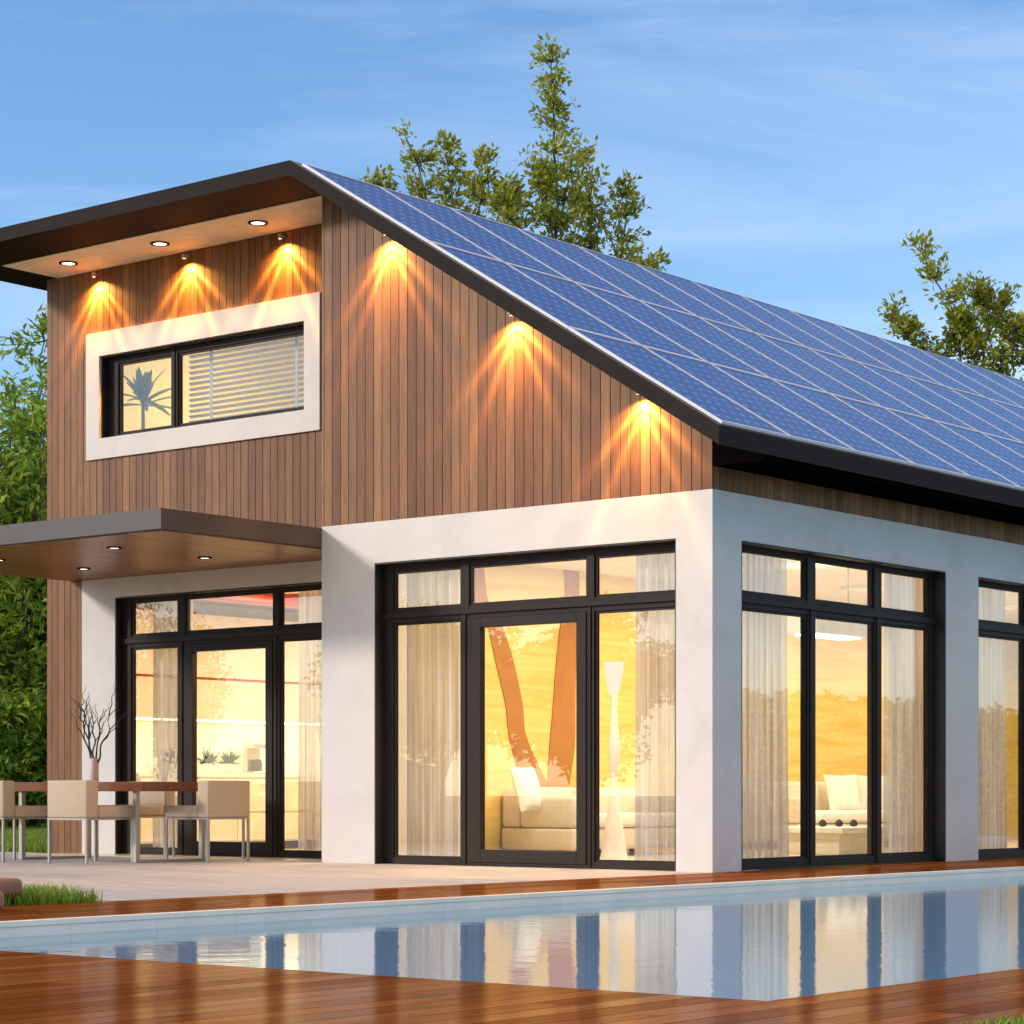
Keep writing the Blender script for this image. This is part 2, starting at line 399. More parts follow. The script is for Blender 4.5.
# cladding boards
BW = .105; GAP = .006
def boards_front(x0, x1, z0, ztop, y0):
    b = MB(); k = math.floor(x0/BW)
    while k*BW < x1:
        a = max(x0, k*BW+GAP/2); c = min(x1, (k+1)*BW-GAP/2); k += 1
        if c-a < .004: continue
        za, zc = ztop(a), ztop(c)
        b.prism_y([(a, z0), (c, z0), (c, zc), (a, za)], y0, y0+.02)
    return b
def fz(x): return (slope_under(x) if x > -4.18 else ZS)-.003
boards_front(XB, 0, ZW, fz, 0).build('wood_cladding', M['clad_front'], house, .0015, 1)
bs = MB(); k = 0
while k*BW < YE:
    bs.box(-.02, 0, max(.021, k*BW+GAP/2), min(YE, (k+1)*BW-GAP/2), ZW, 3.52); k += 1
bs.build('wood_cladding', M['clad_side'], house, .0015, 1)
r1 = boards_front(XL, -8.743, 0, lambda x: ZS-.003, YR)
for (xa, xb, za, zb) in ((-8.743, XB, 2.972, 4.262), (-8.743, -8.645, 4.263, 5.63), (-5.16, XB, 4.263, 5.63), (-8.743, XB, 5.631, ZS-.003)):
    q = boards_front(xa, xb, za, lambda x, zb=zb: zb, YR); r1.add(q.v, q.f)
r1.build('wood_cladding', M['clad_front'], house, .0015, 1)
bl = MB(); k = 8
while k*BW < YE:
    bl.box(XL, XL+.02, max(YR+.021, k*BW+GAP/2), (k+1)*BW-GAP/2, 0, ZS-.004); k += 1
bl.build('wood_cladding', M['clad_side'], house)
# window surround upstairs
s = MB(); y0, y1 = YR-.03, YR+.2
s.box(-8.643, -8.433, y0, y1, 4.263, 5.63); s.box(-5.381, -5.168, y0, y1, 4.263, 5.63)
s.box(-8.433, -5.381, y0, y1, 5.372, 5.63); s.box(-8.433, -5.381, y0, y1, 4.263, 4.484)
s.build('window_surround', M['plaster'], house)

# roof
rf = MB()
poly = [(-9.78, ZS), (-4.18, ZS), (.532, 3.419), (.532, 3.577), (-4.18, 6.466), (-9.78, 6.466)]
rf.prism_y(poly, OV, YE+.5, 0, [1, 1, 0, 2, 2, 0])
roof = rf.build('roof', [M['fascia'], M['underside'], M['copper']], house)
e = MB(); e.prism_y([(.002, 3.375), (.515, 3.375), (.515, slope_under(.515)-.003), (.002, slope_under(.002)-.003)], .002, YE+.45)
e.build('eave_soffit', M['black'], roof)  # boxed soffit, black and set low to stand in for the eave's shadow
c = MB(); c.box(-9.14, XB, .001, YR-.001, ZS-.012, ZS-.004); c.build('soffit_panel', M['cream'], roof)

# canopy
CX0 = -8.95; CY0 = -2.049
cn = MB(); cn.box(CX0, XB-.002, CY0, YR-.002, 2.985, 3.171)
canopy = cn.build('canopy', M['canopy'], house, .004)
cs = MB(); cs.box(CX0+.035, XB-.03, CY0+.035, YR-.004, 2.972, 2.984); cs.build('canopy_soffit', M['soffit_wood'], canopy)

def downlight(loc, parent, r=.065, name='downlight'):
    m = MB(); m.lathe(loc, [(r*1.0, .0), (r*1.18, -.004), (r*1.18, -.012), (r*.86, -.014), (r*.80, -.004)], 28)
    o = m.build(name, M['fascia'], parent)
    l = MB(); l.lathe(loc, [(0.0005, -.009), (r*.8, -.009), (r*.82, -.004)], 24); l.build('lens', M['lens'], o); return o
for x in (-8.464, -7.04, -5.626): downlight((x, .34, ZS-.012), house, .085)
for (x, y_) in ((-5.85, -1.34), (-5.86, -.16), (-7.65, -.155), (-7.6, -1.29)): downlight((x, y_, 2.972), house, .06)

# lamps with ringed beams (orange fans on the cladding)
def fan_lamp(loc, power, col=(1, .50, .11)):
    L = bpy.data.lights.new('downlight_beam', 'SPOT'); L.energy = power; L.color = col; L.spot_size = R_(150); L.spot_blend = .35; L.shadow_soft_size = .012
    L.use_nodes = True; nt = L.node_tree; em = [n for n in nt.nodes if n.type == 'EMISSION'][0]
    tc = nt.nodes.new('ShaderNodeTexCoord'); sp = N(nt, 'ShaderNodeSeparateXYZ', {0: tc.outputs['Normal']})
    ang = math_(nt, 'ARCCOSINE', math_(nt, 'MINIMUM', math_(nt, 'ABSOLUTE', sp.outputs[2]), 1.0))
    def gau(a0, wd, amp):
        x = math_(nt, 'DIVIDE', math_(nt, 'SUBTRACT', ang, R_(a0)), R_(wd))
        return math_(nt, 'MULTIPLY', math_(nt, 'EXPONENT', math_(nt, 'MULTIPLY', math_(nt, 'MULTIPLY', x, x), -1.0)), amp)
    r1 = rnd.uniform(25, 30); r2 = rnd.uniform(41, 47); am = rnd.uniform(.8, 1.1)
    tot = math_(nt, 'ADD', math_(nt, 'ADD', gau(r1, 3.6, 1.7*am), gau(r2, 4.2, .95)), math_(nt, 'ADD', gau(5, 16, 1.3), gau(36, 24, .42)))
    nt.links.new(tot, em.inputs['Strength'])
    o = bpy.data.objects.new('downlight_beam', L); COL.objects.link(o); o.location = loc; o.parent = house
    return o
def wall_light(x, y, z, pw):
    m = MB(); m.lathe((x, y-.085, z), [(.0005, .045), (.022, .045), (.023, 0), (.018, -.003), (.017, .01)], 20)
    m.box(x-.012, x+.012, y-.055, y+.0, z+.025, z+.045)
    o = m.build('wall_lamp', M['steel'], house)
    l = MB(); l.lathe((x, y-.085, z), [(.0005, .004), (.017, .002)], 20); l.build('lens', M['bright'], o)
    fan_lamp((x, y-.085, z-.012), pw)
FP = 165
for x, z in ((-3.556, 5.80), (-2.079, 4.87), (-.702, 4.03)): wall_light(x, 0, z, FP)
for x in (-8.449, -7.049, -5.659): wall_light(x, YR, 6.22, FP)

# ------------------------------------------------------------------ windows
def mapper(kind, base):
    if kind == 'y': return lambda u, n, z: (u, base-n, z)       # n = outwards (-y)
    return lambda u, n, z: (base+n, u, z)                        # n = outwards (+x)
def wbox(mb, mp, u0, u1, n0, n1, z0, z1, mi=0):
    a = mp(u0, n0, z0); b = mp(u1, n1, z1); mb.box(a[0], b[0], a[1], b[1], a[2], b[2], mi)
def window(kind, base, o0, o1, zb, zt, cols, rows, door=None, rec=.13, name='window', fw=.05):
    """o0..o1 opening; cols: list of (u0,u1) panes; rows: list of (z0,z1) panes; door: (col index, outer u0,u1,z0,z1, pane u0,u1,z0,z1)"""
    mp = mapper(kind, base)
    m = MB(); e = .003
    us = [o0+e] + [v for c in cols for v in c] + [o1-e]
    zs = [zb+e] + [v for r in rows for v in r] + [zt-e]
    # vertical bars
    for i in range(0, len(us), 2): wbox(m, mp, us[i], us[i+1], -rec-.08, -rec, zb+e, zt-e)
    # horizontal bars between
    for (a, b) in cols:
        for i in range(0, len(zs), 2):
            wbox(m, mp, a, b, -rec-.078, -rec-(.004 if i else 0), zs[i], zs[i+1])
    if len(rows) == 2:   # proud transom rail
        wbox(m, mp, us[0]-.001 if False else us[0], us[-1], -rec+.0005, -rec+.022, rows[0][1]+.045, rows[1][0]-.03)
    for i in range(2, len(us)-2, 2): wbox(m, mp, us[i]+.03, us[i+1]-.03, -rec+.0006, -rec+.014, zb+.02, (rows[0][1]+.044 if len(rows) == 2 else zt-.02))
    # reveal lining
    wbox(m, mp, o0+.001, o0+.014, -rec+.001, -.004, zb+.001, zt-.001, 1); wbox(m, mp, o1-.014, o1-.001, -rec+.001, -.004, zb+.001, zt-.001, 1)
    wbox(m, mp, o0+.0145, o1-.0145, -rec+.001, -.004, zt-.014, zt-.001, 1)
    win = m.build(name, [M['frame'], M['reveal']], house, .003, 2)
    for r_i, (za, zc) in enumerate(rows):
        for c_i, (a, b) in enumerate(cols):
            isdoor = door and door[0] == c_i and r_i == 0
            if isdoor:
                _, du0, du1, dz0, dz1, pu0, pu1, pz0, pz1 = door
                q = MB(); n0, n1 = -rec-.06, -rec+.012
                wbox(q, mp, du0, pu0, n0, n1, dz0, dz1); wbox(q, mp, pu1, du1, n0, n1, dz0, dz1)
                wbox(q, mp, pu0, pu1, n0, n1, dz0, pz0); wbox(q, mp, pu0, pu1, n0, n1, pz1, dz1)
                q.build('door_leaf', M['frame'], win, .004)
                gp = MB(); wbox(gp, mp, pu0, pu1, -rec-.042, -rec-.034, pz0, pz1); gp.build('pane', M['glass'], win)
            else:
                # glazing bead
                q = MB(); n0, n1 = -rec-.05, -rec-.02; t_ = .022
                wbox(q, mp, a, a+t_, n0, n1, za, zc); wbox(q, mp, b-t_, b, n0, n1, za, zc)
                wbox(q, mp, a+t_, b-t_, n0, n1, za, za+t_); wbox(q, mp, a+t_, b-t_, n0, n1, zc-t_, zc)
                q.build('bead', M['frame'], win)
                gp = MB(); wbox(gp, mp, a+t_, b-t_, -rec-.042, -rec-.036, za+t_, zc-t_); gp.build('pane', M['glass'], win)
    return win
T0, T1 = 2.205, 2.375
window('y', 0, -3.77, -.367, 0, 2.795, [(-3.655, -2.83), (-2.735, -1.40), (-1.32, -.46)], [(.06, 2.24), (2.36, 2.72)],
       (1, -2.734, -1.401, .035, 2.239, -2.593, -1.507, .15, 2.155))
for a, b in S:
    window('x', 0, a, b, 0, 2.792, [(a+.215, a+1.275), (a+1.41, a+2.45), (a+2.585, a+3.52)], [(.075, 2.245), (2.375, 2.745)], rec=.13)
window('y', YR, -8.209, DXR, 0, 2.758, [(-8.07, -7.345), (-7.23, -5.94), (-5.85, -5.12)], [(.06, 2.215), (2.345, 2.715)],
       (1, -7.229, -5.941, .035, 2.214, -7.109, -6.039, .155, 2.14), rec=.1)
window('y', YR, -8.433, -5.381, 4.484, 5.37, [(-8.27, -7.44), (-7.345, -5.46)], [(4.53, 5.295)], rec=.1)

# ------------------------------------------------------------------ interior
ic = MB()
ic.box(-4.40, -.251, .251, YE-.26, 3.05, 3.10)
ic.build('living_ceiling', M['ceiling'], house)
ic = MB(); ic.box(-4.50, -4.40, .26, YE-.26, .006, 3.05); ic.build('feature_wall', M['yellow'], house)
ic = MB(); ic.box(-4.399, -.252, YE-.33, YE-.27, .006, 3.05); ic.build('living_end_wall', M['interior_white'], house)
ic = MB(); ic.box(XL+.26, -.26, .26, YE-.26, -.01, .005); ic.build('interior_floor', M['floor_in'], house)
# kitchen
ic = MB(); ic.box(XL+.26, -4.51, YR+.26, 8, 2.86, 2.95); ic.build('kitchen_ceiling', M['peach'], house)
ic = MB(); ic.box(XL+.251, XL+.30, YR+.26, 8, .006, 2.86); ic.build('kitchen_wall', M['interior_white'], house)
ic = MB(); ic.box(XL+.30, -4.51, 7.9, 8, .006, 2.86); ic.box(-4.56, -4.505, YR+.26, 7.9, .006, 2.86); ic.build('kitchen_end_wall', M['interior_white'], house)
ic = MB(); ic.box(-7.4, -7.2, YR+.4, 7.8, 2.74, 2.858); ic.build('ceiling_beam', M['red'], house)
# upstairs room
ic = MB(); ic.box(XL+.26, XL+.31, YR+.26, 5, 3.3, 6.2); ic.box(XL+.31, -4.5, 4.95, 5, 3.3, 6.2); ic.box(-4.55, -4.5, YR+.26, 4.95, 3.3, 6.2); ic.build('upstairs_wall', M['upstairs_yellow'], house)
ic = MB(); ic.box(XL+.26, -4.5, YR+.26, 5, 6.2, 6.24); ic.build('upstairs_ceiling', M['upstairs_yellow'], house)
ic = MB(); ic.box(XL+.26, -4.5, YR+.26, 5, 3.2, 3.298); ic.build('upstairs_floor', M['floor_in'], house)

# mural of two leaning trunks on the feature wall
def mural(pts, name='mural_branch'):
    m = MB(); L = []; Rr = []; sm = []
    for i in range(len(pts)-1):
        q4 = [pts[max(i-1, 0)], pts[i], pts[i+1], pts[min(i+2, len(pts)-1)]]
        for k in range(5):
            t = k/5; sm.append(tuple(.5*(2*q4[1][j]+(q4[2][j]-q4[0][j])*t+(2*q4[0][j]-5*q4[1][j]+4*q4[2][j]-q4[3][j])*t*t+(3*q4[1][j]-q4[0][j]-3*q4[2][j]+q4[3][j])*t**3) for j in range(3)))
    for px, py, w_ in sm+[pts[-1]]:
        a = on_x(px-w_/2, py, -4.395); b = on_x(px+w_/2, py, -4.395); L.append(a); Rr.append(b)
    n = len(L); X0, X1 = -4.399, -4.389
    vs = [(X1, q.y, q.z) for q in L] + [(X1, q.y, q.z) for q in Rr] + [(X0, q.y, q.z) for q in L] + [(X0, q.y, q.z) for q in Rr]
    fs = []
    for i in range(n-1):
        fs += [(i, i+1, n+i+1, n+i), (i, 2*n+i, 2*n+i+1, i+1), (n+i, n+i+1, 3*n+i+1, 3*n+i)]
    m.add(vs, fs); return m.build(name, M['mural'], house)
mural([(468, 540, 13), (477, 566, 12), (482, 603, 13), (495, 627, 15), (505, 664, 18), (514, 705, 17), (517, 734, 17), (528, 767, 22), (543, 804, 27), (550, 850, 30)])
mural([(560, 540, 34), (570, 562, 17), (572, 595, 14), (569, 628, 18), (566, 664, 20), (564, 705, 22), (562, 747, 25), (558, 790, 22), (555, 850, 30)])

def area(name, loc, sx, sy, power, col):
    L = bpy.data.lights.new(name, 'AREA'); L.shape = 'RECTANGLE'; L.size = sx; L.size_y = sy; L.energy = power; L.color = col
    o = bpy.data.objects.new(name, L); COL.objects.link(o); o.location = loc; o.parent = house; return o
WARM = (1, .82, .56)
def ceiling_light(x, y, z, sx, sy, power, col=WARM):
    m = MB(); m.box(x-sx/2-.03, x+sx/2+.03, y-sy/2-.03, y+sy/2+.03, z-.03, z-.001)
    o = m.build('ceiling_light', M['white'], house)
    area('ceiling_lamp', (x, y, z-.04), sx, sy, power, col)
for y_ in (1.9, 4.6, 7.6, 11): ceiling_light(-2.3, y_, 3.05, 1.6, .5, 76)
for y_ in (1.9, 3.6, 6): ceiling_light(-6.4, y_, 2.86, 1.2, .5, 48, (1, .80, .50))
ceiling_light(-6.9, 2.6, 6.2, 1.2, .6, 85, (1, .84, .5))

# curtains
def curtain(kind, base, u0, u1, n, z0, z1, label, seed=0, amp=.035, pitch=.105):
    mp = mapper(kind, base); m = MB(); r = random.Random(seed)
    nu = max(8, int((u1-u0)/.012)); nz = 10; ph = r.random()*6
    for j in range(nz+1):
        zz = z0+(z1-z0)*j/nz; sw = .7+.3*(1-j/nz)
        for i in range(nu+1):
            u = u0+(u1-u0)*i/nu
            a = amp*sw*(math.sin(ph+2*math.pi*u/pitch+.8*math.sin(u*9+ph)) + .35*math.sin(2*math.pi*u/(pitch*.47)+j*.15))
            m.v.append(mp(u, n+a, zz))
    for j in range(nz):
        for i in range(nu):
            b = j*(nu+1)+i; m.f.append((b, b+1, b+nu+2, b+nu+1)); m.mi.append(0); m.smooth.append(True)
    o = m.build('curtain', M['curtain']); tag(o, label, 'curtain', 'sheer curtains behind the windows'); return o
curtain('y', 0, -3.70, -2.93, -.36, .03, 2.78, 'sheer curtain left of the central glass door in the front window', 1)
curtain('y', 0, -1.02, -.33, -.36, .03, 2.78, 'sheer curtain at the right end of the front window, beside the floor lamp', 2)
curtain('x', 0, .42, 1.72, -.36, .03, 2.78, 'sheer curtain nearest the house corner in the first side window', 3)
curtain('x', 0, 3.50, 4.30, -.36, .03, 2.78, 'sheer curtain at the far end of the first side window', 4)
curtain('x', 0, 4.66, 5.98, -.36, .03, 2.78, 'sheer curtain in the side window at the right edge of the photo', 5)
curtain('y', YR, -7.95, -7.38, -.34, .03, 2.74, 'sheer curtain at the left end of the terrace window under the canopy', 6)
curtain('y', YR, -5.82, -5.0, -.34, .03, 2.74, 'sheer curtain at the right end of the terrace window under the canopy', 7)

# blinds upstairs
bl = empty('venetian_blind', (-6.4, YR+.3, 4.5)); tag(bl, 'pale venetian blind in the wide right pane of the upstairs window', 'blind')
m = MB(); z = 4.53
while z < 5.34:
    m.add([(-.97, -.018, z-4.5+.012), (1.0, -.018, z-4.5+.012), (1.0, .014, z-4.5-.012), (-.97, .014, z-4.5-.012),
           (-.97, -.017, z-4.5+.015), (1.0, -.017, z-4.5+.015), (1.0, .015, z-4.5-.009), (-.97, .015, z-4.5-.009)],
          [(0, 1, 2, 3), (7, 6, 5, 4), (0, 4, 5, 1), (2, 6, 7, 3)]); z += .058
m.build('slats', M['blind'], bl)
for x in (-.62, .62): m = MB(); m.box(x-.02, x+.02, -.022, -.019, .02, .84); m.build('tape', M['blind'], bl)
m = MB(); m.box(-.98, 1.01, -.02, .02, .84, .88); m.build('head_rail', M['blind'], bl)

# leaf helpers
def add_leaf(mb, p, d, up, L, W, mi=0):
    d = d.normalized(); s = d.cross(up)
    if s.length < 1e-4: s = d.orthogonal()
    s.normalize(); nn = s.cross(d)
    a = p; b = p + d*L*.45 + s*W*.5 + nn*L*.04; c_ = p + d*L - nn*L*.08; e_ = p + d*L*.45 - s*W*.5 + nn*L*.04
    k = len(mb.v); mb.v += [tuple(a), tuple(b), tuple(c_), tuple(e_)]
    mb.f += [(k, k+1, k+2), (k, k+2, k+3)]; mb.mi += [mi, mi]; mb.smooth += [False, False]
def rdir(r, zb=0): 
    v = Vector((r.gauss(0, 1), r.gauss(0, 1), r.gauss(0, 1)+zb)); return v.normalized()

# palm plant upstairs
def palm(loc, label, h, nl, L, name='palm_plant', pot=True, room=True):
    e_ = empty(name, loc); tag(e_, label, 'plant'); r = random.Random(hash(label) % 1000 if False else len(label))
    m = MB(); m.tube([(0, 0, .25), (.01, 0, h*.5), (0, 0, h)], [.03, .024, .018], 8); m.build('stem', M['twig'], e_)
    lm = MB()
    for i in range(nl):
        a = 2.4*i + r.uniform(-.3, .3); el = r.uniform(.0, 1.45); d0 = Vector((math.cos(a)*math.cos(el), math.sin(a)*math.cos(el), math.sin(el)))
        p0 = Vector((0, 0, h-.05+.1*r.random())); ln = L*r.uniform(.7, 1.1); pts = []
        for k in range(9):
            t_ = k/8; pts.append(p0 + d0*ln*t_ + Vector((0, 0, -ln*.28*t_*t_)))
        w_ = .085*L/.6; side = d0.cross(Vector((0, 0, 1))).normalized()
        for k in range(8):
            wa = w_*math.sin(math.pi*min(1, (k/8)*.9+.08))**.7; wb = w_*math.sin(math.pi*min(1, ((k+1)/8)*.9+.08))**.7 if k < 7 else .002
            b = len(lm.v); dz = Vector((0, 0, .25))
            lm.v += [tuple(pts[k]), tuple(pts[k]+side*wa*.5-dz*wa), tuple(pts[k+1]+side*wb*.5-dz*wb), tuple(pts[k+1]), tuple(pts[k]-side*wa*.5-dz*wa), tuple(pts[k+1]-side*wb*.5-dz*wb)]
            lm.f += [(b, b+1, b+2, b+3), (b, b+3, b+5, b+4)]; lm.mi += [0, 0]; lm.smooth += [True, True]
    lm.build('foliage', M['palm'], e_)
    m = MB(); m.lathe((0, 0, 0), [(.0005, 0), (.13, 0), (.17, .28), (.155, .28), (.15, .25), (.0005, .25)]); m.build('pot', M['pot'], e_)
    return e_
q = on_y(143, 398, 1.32); palm((q.x, 1.32, 3.3), 'large-leaved palm plant behind the left pane of the upstairs window', q.z-3.34, 30, .52)

# ------------------------------------------------------------------ furniture inside
def rbox(name, mat, parent, x0, x1, y0, y1, z0, z1, bev=.03, seg=3):
    m = MB(); m.box(x0, x1, y0, y1, z0, z1); o = m.build(name, mat, parent, bev, seg)
    for pl in o.data.polygons: pl.use_smooth = True
    return o
def sofa(loc, L, label, D=.92, back=.80, corner=True):
    e_ = empty('sofa', loc); tag(e_, label, 'sofa')       # faces +x, back at x=0
    rbox('base', M['sofa'], e_, 0, D, 0, L, .08, .30); rbox('backrest', M['sofa'], e_, 0, .24, 0, L, .305, back, .05)
    for y0 in (0, L-.2): rbox('armrest', M['sofa'], e_, .245, D, y0, y0+.2, .305, .62, .04)
    n = max(2, int((L-.4)/.8)); s_ = (L-.42)/n
    for i in range(n): rbox('seat_cushion', M['white'], e_, .25, D+.02, .21+i*s_, .21+(i+1)*s_-.01, .305, .45, .04)
    m = MB()
    for x in (.08, D-.08):
        for y_ in (.08, L-.08): m.box(x-.03, x+.03, y_-.03, y_+.03, .006, .079)
    m.build('feet', M['steel'], e_); return e_
sofa((-4.36, 6.9, 0), 3.6, 'long cream sofa against the yellow wall, seen through the side window')
sofa((-4.36, 2.6, 0), 2.3, 'cream sofa seen through the central glass door of the front window', back=.72)
def pillow(loc, rot, label, s=.48):
    m = MB(); n = 12
    for sgn in (1, -1):
        b = len(m.v)
        for j in range(n+1):
            for i in range(n+1):
                u = 2*i/n-1; v = 2*j/n-1
                t_ = .085*((1-u*u)*(1-v*v))**.45; k = 1-.07*(1-abs(u)**2)*(abs(v)**4) ; k2 = 1-.07*(1-abs(v)**2)*(abs(u)**4)
                m.v.append((sgn*t_, u*s/2*k2, v*s/2*k))
        for j in range(n):
            for i in range(n):
                a = b+j*(n+1)+i; f = (a, a+1, a+n+2, a+n+1); m.f.append(f if sgn > 0 else f[::-1]); m.mi.append(0); m.smooth.append(True)
    o = m.build('pillow', M['white']); o.location = loc; o.rotation_euler = rot
    tag(o, label, 'pillow', 'white pillows on the sofas'); return o
def on_x_y(px, x0): return on_x(px, 793, x0).y
pillow((-3.85, on_x_y(843, -3.85), .66), (0, R_(-18), R_(-25)), 'white pillow leaning on the long sofa, the left one in the middle pane')
pillow((-3.85, on_x_y(874, -3.85), .66), (0, R_(-18), R_(-35)), 'white pillow on the long sofa, right one, behind the mullion')
pillow((-3.9, on_x_y(527, -3.9), .70), (0, R_(-15), R_(10)), 'white pillow on the shorter sofa behind the central glass door')
q = at(832, 793, 24.3)
ct = empty('coffee_table', (q.x, q.y, 0), 0); tag(ct, 'low cream coffee table with small black ornaments in front of the long sofa', 'coffee table')
rbox('table_top', M['white'], ct, -.45, .45, -.55, .55, .25, .31, .01); rbox('drawer', M['cabinet'], ct, -.36, .36, -.46, .46, .03, .249, .01)
for i, dx in enumerate((-.22, -.07, .1, .25)):
    m = MB(); m.lathe((0, 0, 0), [(.0005, 0), (.03, .004), (.045, .03), (.03, .06), (.012, .075), (.0005, .078)], 16)
    o = m.build('ornament', M['twig']); dd = RT*dx; o.location = (q.x+dd.x, q.y+dd.y-.05, .311)
    tag(o, 'small black ornament on the coffee table, ' + ('leftmost of four', 'second from left of four', 'third from left of four', 'rightmost of four')[i], 'ornament', 'ornaments on the coffee table')
# pendant
q = at(828, 793, 24.0)
pd = empty('pendant_lamp', (q.x, q.y, 0)); tag(pd, 'wide white pendant lamp hanging behind the first side window', 'pendant lamp')
m = MB(); m.box(-.20, .20, -.55, .55, 2.27, 2.47); m.build('lamp_shade', M['white'], pd, .01)
m = MB(); m.box(-.12, .12, -.45, .45, 2.25, 2.269); m.build('diffuser', M['lens'], pd)
m = MB(); m.tube([(0, -.4, 2.47), (0, -.4, 3.05)], [.006, .006], 6); m.tube([(0, .4, 2.47), (0, .4, 3.05)], [.006, .006], 6); m.build('cable', M['twig'], pd)
# floor lamp
q = on_ground(614, 23.6)
fl = empty('floor_lamp', q); tag(fl, 'tall white sculptural floor lamp behind the right pane of the front window', 'floor lamp')
prof = [(.0005, .0), (.14, .0), (.12, .12), (.085, .35), (.045, .58), (.03, .72), (.055, .95), (.062, 1.1), (.045, 1.3), (.03, 1.5), (.045, 1.64), (.078, 1.80), (.105, 1.96), (.10, 1.965), (.0005, 1.97)]
def cr(prof, n=6):
    out = []
    for i in range(len(prof)-1):
        p0, p1, p2, p3 = prof[max(i-1, 0)], prof[i], prof[i+1], prof[min(i+2, len(prof)-1)]
        for k in range(n):
            t_ = k/n; out.append(tuple(.5*((2*p1[j])+(-p0[j]+p2[j])*t_+(2*p0[j]-5*p1[j]+4*p2[j]-p3[j])*t_*t_+(-p0[j]+3*p1[j]-3*p2[j]+p3[j])*t_**3) for j in (0, 1)))
    out.append(prof[-1]); return [(max(.0004, a), b) for a, b in out]
m = MB(); m.lathe((0, 0, .006), cr(prof[1:11]), 24); m.build('lamp_base', M['white'], fl)
m = MB(); m.lathe((0, 0, .006), cr(prof[10:14]), 24); m.build('lamp_shade', emit('shade_glow', (1, .88, .68), .85), fl)
# kitchen counter
kc = empty('kitchen_counter', (XL+.31, 1.3, 0)); tag(kc, 'pale kitchen counter with drawers along the left wall, seen through the terrace door', 'kitchen counter')
m = MB(); m.box(0, .58, 0, 6, .1, .84); m.build('carcass', M['cabinet'], kc)
m = MB(); m.box(0, .55, 0.01, 5.99, .006, .099); m.build('plinth', M['fascia'], kc)
m = MB(); m.box(0, .62, -.02, 6.02, .841, .88); m.build('worktop', M['interior_white'], kc, .004)
for i in range(8):
    m = MB(); y0 = .02+i*.745
    m.box(.581, .60, y0, y0+.735, .12, .43); m.box(.581, .60, y0, y0+.735, .45, .82); m.build('drawer', M['cabinet'], kc, .003)
wc = empty('wall_cabinet', (XL+.31, 1.3, 0)); tag(wc, 'white wall cabinets with a glowing strip over the kitchen counter', 'cabinet')
m = MB(); m.box(0, .36, 0, 6, 1.50, 1.955); m.box(0, .36, 0, 6, 1.985, 2.7); m.build('door_panel', M['cabinet'], wc)
m = MB(); m.box(0, .33, 0, 6, 1.956, 1.984); m.build('red_strip', M['red'], wc)
m = MB(); m.box(.1, .3, 0.1, 5.9, 1.485, 1.499); m.build('light_strip', emit('strip_glow', (1, .85, .5), 5), wc)
for i, px in enumerate((208, 228, 175)):
    yy = on_x_y(px, XL+.55); e_ = empty('potted_plant', (XL+.55, yy, .881))
    tag(e_, 'small potted plant on the kitchen counter, ' + ('left one in the door pane', 'right one in the door pane', 'behind the left side pane')[i], 'plant', 'potted plants on the kitchen counter')
    m = MB(); m.lathe((0, 0, 0), [(.0005, 0), (.055, 0), (.07, .12), (.06, .12), (.0005, .11)], 18); m.build('pot', M['pot'], e_)
    m = MB(); r = random.Random(i)
    for k in range(60): d_ = rdir(r, 1.6); d_.z = abs(d_.z); add_leaf(m, Vector((0, 0, .11)), d_, rdir(r), r.uniform(.1, .24), .02)
    m.build('foliage', M['leaf_dark'], e_)
yy = on_x_y(255, XL+.55); kt = empty('coffee_maker', (XL+.55, yy, .881)); tag(kt, 'small metal coffee maker on the kitchen counter at the right of the door pane', 'coffee maker')
m = MB(); m.box(-.1, .1, -.11, .11, 0, .03); m.box(-.1, -.02, -.11, .11, .03, .3); m.box(-.1, .1, -.11, .11, .3, .36); m.build('body', M['metal_kettle'], kt, .008)
m = MB(); m.lathe((.04, 0, .024), [(.0005, 0), (.05, 0), (.06, .08), (.045, .15), (.0005, .15)], 18); m.build('jug', M['twig'], kt)

# ------------------------------------------------------------------ terrace furniture
def leg(mb, x, y, z1, r=.0115): mb.box(x-r, x+r, y-r, y+r, .0, z1)
def make_chair(w=.56, dp=.60):
    e_ = empty('dining_chair')     # faces +y, back at y=0 side
    rbox('seat', M['chair'], e_, -w/2, w/2, .155, dp, .425, .535, .018)
    rbox('backrest', M['chair'], e_, -w/2, w/2, 0, .15, .425, .778, .016)
    for x in (-w/2+.016, w/2-.016):
        for y_ in (.016, dp-.016):
            m = MB(); leg(m, x, y_, .405); m.build('leg', M['steel'], e_, .002)
    m = MB(); m.box(-w/2+.002, w/2-.002, .002, dp-.002, .406, .424); m.build('seat_frame', M['steel'], e_)
    return e_
ch = make_chair()
spots = [((-6.12, -1.69), 0, 'beige box chair with its back to the camera, just left of the vase'),
         ((-7.235, -1.76), 0, 'beige box chair cut off by the left edge of the photo'),
         ((-5.20, -.47), R_(90), 'beige box chair at the right end of the table, in front of the glass door'),
         ((-6.16, .42), R_(180), 'shaded beige chair across the table, between the two nearer right-hand chairs'),
         ((-7.17, .42), R_(180), 'shaded beige chair across the table at the left edge of the photo')]
for i, ((x, y_), a, lab) in enumerate(spots):
    o = ch if i == 0 else copy_tree(ch)
    o.location = (x, y_, .001); o.rotation_euler = (0, 0, a); tag(o, lab, 'chair', 'dining chairs round the terrace table')
tb = empty('dining_table', (0, 0, .001)); tag(tb, 'long dark red-brown wooden table with steel frame legs on the terrace', 'table')
TXa, TXb, TYa, TYb = -8.35, -5.60, -1.22, -.22
m = MB(); m.box(TXa, TXb, TYa, TYb, .675, .765); m.build('tabletop', M['tabletop'], tb, .004)
